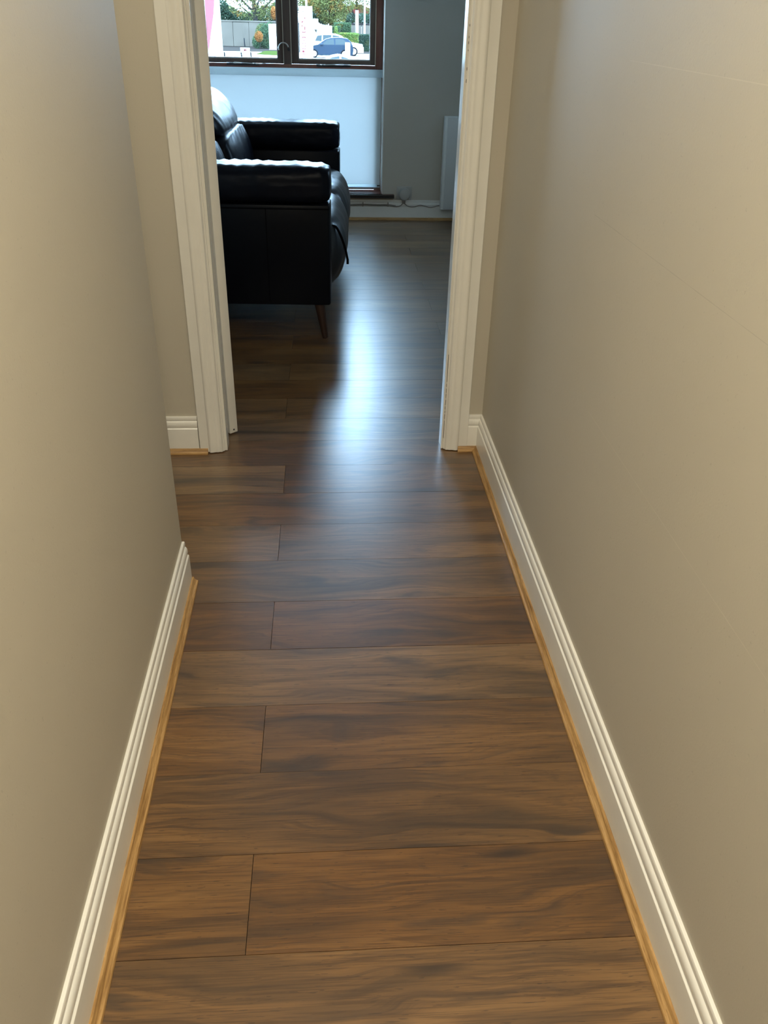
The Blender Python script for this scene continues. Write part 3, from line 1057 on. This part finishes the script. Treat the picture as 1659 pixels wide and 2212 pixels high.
def px2(x, y):
    q = at(640 + x / 17.02, y / 17.02, YT)
    return q.x - q0.x, q.z - G


def poly(pts_, nm='letter_stroke', mt=None):
    p_ = [px2(*q) for q in pts_]
    n_ = len(p_)
    MB().add([(x, -.012, z) for x, z in p_] + [(x, -.0005, z) for x, z in p_], [tuple(range(n_)), tuple(range(2 * n_ - 1, n_ - 1, -1))] + [(i, (i + 1) % n_, n_ + (i + 1) % n_, n_ + i) for i in range(n_)]).build(nm, mt or O['red'], tt)


def ibeam(x0, x1, y0, y1, w0=22, wb=34):
    ym = (y0 + y1) / 2
    a_, b_ = ym - wb / 2, ym + wb / 2
    poly([(x0, y0), (x0 + w0, y0), (x0 + w0, a_), (x1 - w0, a_), (x1 - w0, y0), (x1, y0), (x1, y1), (x1 - w0, y1), (x1 - w0, b_), (x0 + w0, b_), (x0 + w0, y1), (x0, y1)])


poly([(288, 668), (336, 600), (340, 730)])
poly([(190, 755), (270, 790), (190, 868)])
poly([(265, 775), (330, 762), (330, 790), (265, 798)])
poly([(312, 800), (336, 800), (336, 985), (312, 985)])
poly([(192, 910), (245, 950), (192, 1002)])
poly([(235, 935), (300, 972), (300, 1000), (235, 962)])
poly([(295, 985), (340, 985), (340, 1112), (295, 1100)])
ibeam(205, 342, 1140, 1215)
ibeam(205, 347, 1335, 1415)
poly([(265, 1450), (290, 1450), (290, 1515), (265, 1515)])
ibeam(210, 352, 1555, 1615, 16, 24)
poly([(315, 1690), (356, 1640), (356, 1738)])
ibeam(220, 355, 1760, 1822, 16, 24)
poly([(220, 1852), (305, 1852), (305, 1925), (220, 1925)])
ibeam(225, 365, 1950, 2030, 8, 30)
poly([(215, 415), (255, 390), (255, 442)], 'small_mark', O['slate'])
poly([(292, 400), (310, 400), (310, 440), (292, 440)], 'small_mark', O['slate'])

# white boxes on the forecourt
def white_box(name, label, x0, x1, y0, y1, Y, cat, extra=None):
    a, c = at(x0, y1, Y), at(x1, y0, Y)
    t = empty(name, (a.x, Y, G))
    tag(t, label, cat)
    MB().box(0, c.x - a.x, 0, .5, max(.12, a.z - G) if a.z - G > .6 else .12, c.z - G, .05).build('panel', O['sign'], t, 40)
    if a.z - G > .6:
        for x in ((c.x - a.x) * .25, (c.x - a.x) * .75):
            MB().tube([(x, .25, 0), (x, .25, a.z - G + .02)], .06, 8).build('support_leg', O['pole'], t, 60)
    else:
        MB().box(-.03, c.x - a.x + .03, -.03, .53, 0, .12, .02).build('plinth', O['pole'], t)
    return t


white_box('price_board', 'white board on legs just right of the tall white sign', 676.5, 687, 40.5, 64, 90.5, 'sign')
white_box('price_board', 'larger white panel standing behind the white car', 689, 717, 56, 95, 90.5, 'sign')
white_box('white_cabinet', 'white block standing on the forecourt at the right of the left pane', 582, 606, 52, 103, 92.5, 'cabinet')

# white building corner and flag at the left
qa, qb = at(463, 110, 70), at(481, 101, 82)
wb = empty('white_building', (qa.x - 6, 70, G))
tag(wb, 'white building with a bright side wall at the left of the left pane', 'building')
dx = qb.x - qa.x
MB().add([(0, 0, 0), (6, 0, 0), (6 + dx, 12, 0), (0, 12, 0), (0, 0, 7), (6, 0, 7), (6 + dx, 12, 7), (0, 12, 7)],
         [(0, 1, 5, 4), (1, 2, 6, 5), (2, 3, 7, 6), (3, 0, 4, 7), (4, 5, 6, 7), (3, 2, 1, 0)]).build('wall', O['render'], wb)
MB().box(5.93, 6.0, -.05, -.002, 0, 6.9).build('downpipe', O['pole'], wb)
MB().box(-.1, 6.1, -.15, 12.1, 7.0, 7.2).build('roof_edge', O['pole'], wb)
YFl = 40.0
q = at(440, 112, YFl)
fg = empty('feather_flag', (q.x, YFl, G))
tag(fg, 'tall red feather flag narrowing to its foot at the left edge of the window', 'flag')
fp = [at(x, y, YFl) for x, y in ((441, -60), (463, -40), (463, 0), (461.5, 30), (459.5, 45), (456, 72), (452.5, 100), (451, 112), (449, 100), (446, 60), (443, 20))]
fp = [(p.x - q.x, p.z - G) for p in fp]
n_ = len(fp)
MB().add([(x, .0 + .03 * math.sin(z * 2), z) for x, z in fp] + [(x, .02 + .03 * math.sin(z * 2), z) for x, z in fp], [tuple(range(n_)), tuple(range(2 * n_ - 1, n_ - 1, -1))] + [(i, (i + 1) % n_, n_ + (i + 1) % n_, n_ + i) for i in range(n_)]).build('cloth', O['pink'], fg)
MB().tube([(at(450, 118, YFl).x - q.x, .05, 0), (at(446, 70, YFl).x - q.x, .05, at(446, 70, YFl).z - G), (at(441, 0, YFl).x - q.x, .05, at(441, 0, YFl).z - G)], .03, 8).build('pole', O['pole'], fg, 60)
MB().box(-.1, .5, -.25, .35, 0, .08, .02).build('foot_plate', O['pole'], fg)

# posts on the forecourt
for (px, yb, yt, lab) in ((486, 125, 112, 'leftmost of the three short dark bollards on the pale forecourt'), (522.5, 125, 113, 'middle one of the three short dark bollards on the pale forecourt'),
                          (543, 125, 112, 'rightmost of the three short dark bollards on the pale forecourt'), (529, 101, 82, 'taller dark post standing behind the three short bollards')):
    q = on(px, yb)
    bo = empty('bollard', q)
    tag(bo, lab, 'bollard', 'short dark bollards on the forecourt' if yb > 120 else None)
    hh = at(px - .6, yt, q.y).z - G
    MB().tube([(0, 0, 0), (-.03, 0, hh - .03), (-.03, 0, hh)], [.055, .055, .02], 10).build('post', O['post'], bo, 50)
    MB().tube([(0, 0, 0), (0, 0, .02)], .09, 10).build('base_ring', O['post'], bo, 40)
q = on(530, 116)
ws = empty('warning_board', q)
tag(ws, 'small white board with a dark red triangle on the forecourt', 'sign')
hh = at(530, 103, q.y).z - G
MB().box(-.42, .40, 0, .06, .05, hh, .01).build('board', O['sign'], ws)
MB().box(-.3, .3, -.06, .12, 0, .05).build('foot', O['pole'], ws)
a_ = [(-.10, hh * .40), (.20, hh * .60), (-.10, hh * .80)]
MB().add([(x, -.012, z) for x, z in a_] + [(x, .002, z) for x, z in a_], [(0, 1, 2), (5, 4, 3), (0, 1, 4, 3), (1, 2, 5, 4), (2, 0, 3, 5)]).build('triangle', O['red'], ws)
gp = [on(x, y, G + .012) for x, y in ((552, 117), (606, 120), (606, 110), (572, 110))]
gb = [Vector((p.x, p.y, G + .001)) for p in gp]
tag(MB().add(gp + gb, [(0, 1, 2, 3), (7, 6, 5, 4)] + [(i, (i + 1) % 4, 4 + (i + 1) % 4, 4 + i) for i in range(4)]).build('grass_patch', O['grass']), 'bright green grass patch in front of the white block', 'grass', kind='stuff')


# cars
def car(name, label, loc, flip, L, H, W, paint, roofline, belt, wheel_r, wheels, wins, cat='car'):
    """roofline / belt: side profile points (x along the car from its nose, z); built around its own base"""
    t = empty(name, loc)
    tag(t, label, cat)
    s_ = -1 if flip else 1
    hw = W / 2

    def prism_y(pts_, yh0, yh1):
        n2 = len(pts_)
        v_ = []
        for sy in (-1, 1):
            for (x, z) in pts_:
                k = (z - pts_[0][1]) / max(.01, (H - pts_[0][1]))
                v_.append((s_ * (x - L / 2), sy * (yh0 + (yh1 - yh0) * max(0, min(1, k))), z))
        return v_, [tuple(range(n2)), tuple(range(2 * n2 - 1, n2 - 1, -1))] + [(i, (i + 1) % n2, n2 + (i + 1) % n2, n2 + i) for i in range(n2)]

    m = MB()
    m.add(*prism_y(belt, hw, hw * .97))
    m.build('body', paint, t, 30)
    m = MB()
    m.add(*prism_y(roofline, hw * .97, hw * .72))
    m.build('cabin', paint, t, 30)
    for k, wpts in enumerate(wins):
        zb = roofline[0][1]
        for sy in (-1, 1):
            g_ = MB()
            v_ = []
            for x, z in wpts:
                kk = (z - zb) / (H - zb)
                y = hw * .97 + (hw * .72 - hw * .97) * kk + .008
                v_.append((s_ * (x - L / 2), sy * y, z))
            n2 = len(v_)
            v2 = [(x, y - sy * .02, z) for x, y, z in v_]
            g_.add(v_ + v2, [tuple(range(n2)), tuple(range(2 * n2 - 1, n2 - 1, -1))] + [(i, (i + 1) % n2, n2 + (i + 1) % n2, n2 + i) for i in range(n2)])
            g_.build('side_window', O['cglass'], t)
    for wx in wheels:
        for sy in (-1, 1):
            x, y = s_ * (wx - L / 2), sy * (hw - .10)
            wo = MB().tube([(x, y - .11, wheel_r), (x, y + .11, wheel_r)], wheel_r, 18).build('wheel', O['tyre'], t, 40)
            MB().tube([(x, y + sy * .105, wheel_r), (x, y + sy * .125, wheel_r)], [wheel_r * .72, wheel_r * .66], 16).build('rim', O['rim'], wo, 40)
    lx = s_ * (.12 - L / 2)
    for sy in (-1, 1):
        MB().box(*sorted((lx, lx + s_ * .25)), sy * hw * .72 - .12, sy * hw * .72 + .12, belt[-2][1] - .16, belt[-2][1] - .02, .02).build('headlamp', O['rim'], t)
        MB().box(*sorted((s_ * (1.32 - L / 2), s_ * (1.52 - L / 2))), *sorted((sy * (hw * .95), sy * (hw + .13))), roofline[0][1] - .02, roofline[0][1] + .12, .03).build('door_mirror', paint, t, 40)
    return t


q = on(711, 124.5)
car('hatchback_car', 'dark blue hatchback parked behind the tall white sign, nose to the left', (q.x, q.y, G), False, 4.05, 1.50, 1.72, O['bluecar'],
    [(1.05, .93), (1.75, 1.36), (2.15, 1.46), (2.9, 1.50), (3.55, 1.44), (3.86, 1.20), (3.98, .93)],
    [(.05, .22), (3.98, .24), (4.05, .60), (3.99, .96), (1.0, .95), (.35, .80), (.04, .60)], .31, (.78, 3.30),
    [[(1.42, .97), (1.86, 1.33), (2.42, 1.40), (2.46, .98)], [(2.56, .98), (2.54, 1.40), (3.2, 1.39), (3.45, 1.22), (3.42, 1.00)]])
q = on(728, 119.5)
car('suv_car', 'white estate car with roof rails parked behind the blue hatchback, nose to the right', (q.x, q.y, G), True, 4.75, 1.70, 1.85, O['whitecar'],
    [(1.25, 1.02), (2.0, 1.52), (2.5, 1.66), (3.2, 1.70), (4.1, 1.64), (4.55, 1.35), (4.68, 1.02)],
    [(.05, .25), (4.7, .28), (4.75, .65), (4.68, 1.05), (1.2, 1.04), (.4, .92), (.03, .68)], .35, (.92, 3.75),
    [[(1.75, 1.06), (2.2, 1.50), (2.75, 1.58), (2.78, 1.07)], [(2.88, 1.07), (2.86, 1.58), (3.6, 1.57), (3.62, 1.08)], [(3.72, 1.08), (3.70, 1.56), (4.1, 1.50), (4.3, 1.12)]])
q = at(724, 117, 54.5)
car('saloon_car', 'small white car nearest the window, only its domed roof showing above the sill', (q.x, q.y, q.z - 1.48), False, 3.5, 1.48, 1.62, O['whitecar'],
    [(.75, .92), (1.15, 1.22), (1.5, 1.41), (1.9, 1.48), (2.3, 1.44), (2.75, 1.28), (3.25, .92)],
    [(.05, .22), (3.45, .24), (3.5, .60), (3.42, .95), (.7, .94), (.25, .80), (.04, .60)], .29, (.62, 2.85),
    [[(1.0, .96), (1.28, 1.20), (1.55, 1.34), (1.98, 1.41), (2.0, .97)], [(2.1, .97), (2.09, 1.40), (2.5, 1.30), (2.95, .98)]])
pq = on(711, 124.5)
q = at(751, 123, pq.y - 1.7)
pz = empty('white_post', (q.x, q.y, G))
tag(pz, 'white post standing at the tail of the blue hatchback', 'post')
MB().box(-.2, .2, -.1, .1, .06, at(751, 92, q.y).z - G, .03).build('shaft', O['sign'], pz, 40)
MB().box(-.26, .26, -.16, .16, 0, .06).build('base', O['pole'], pz)
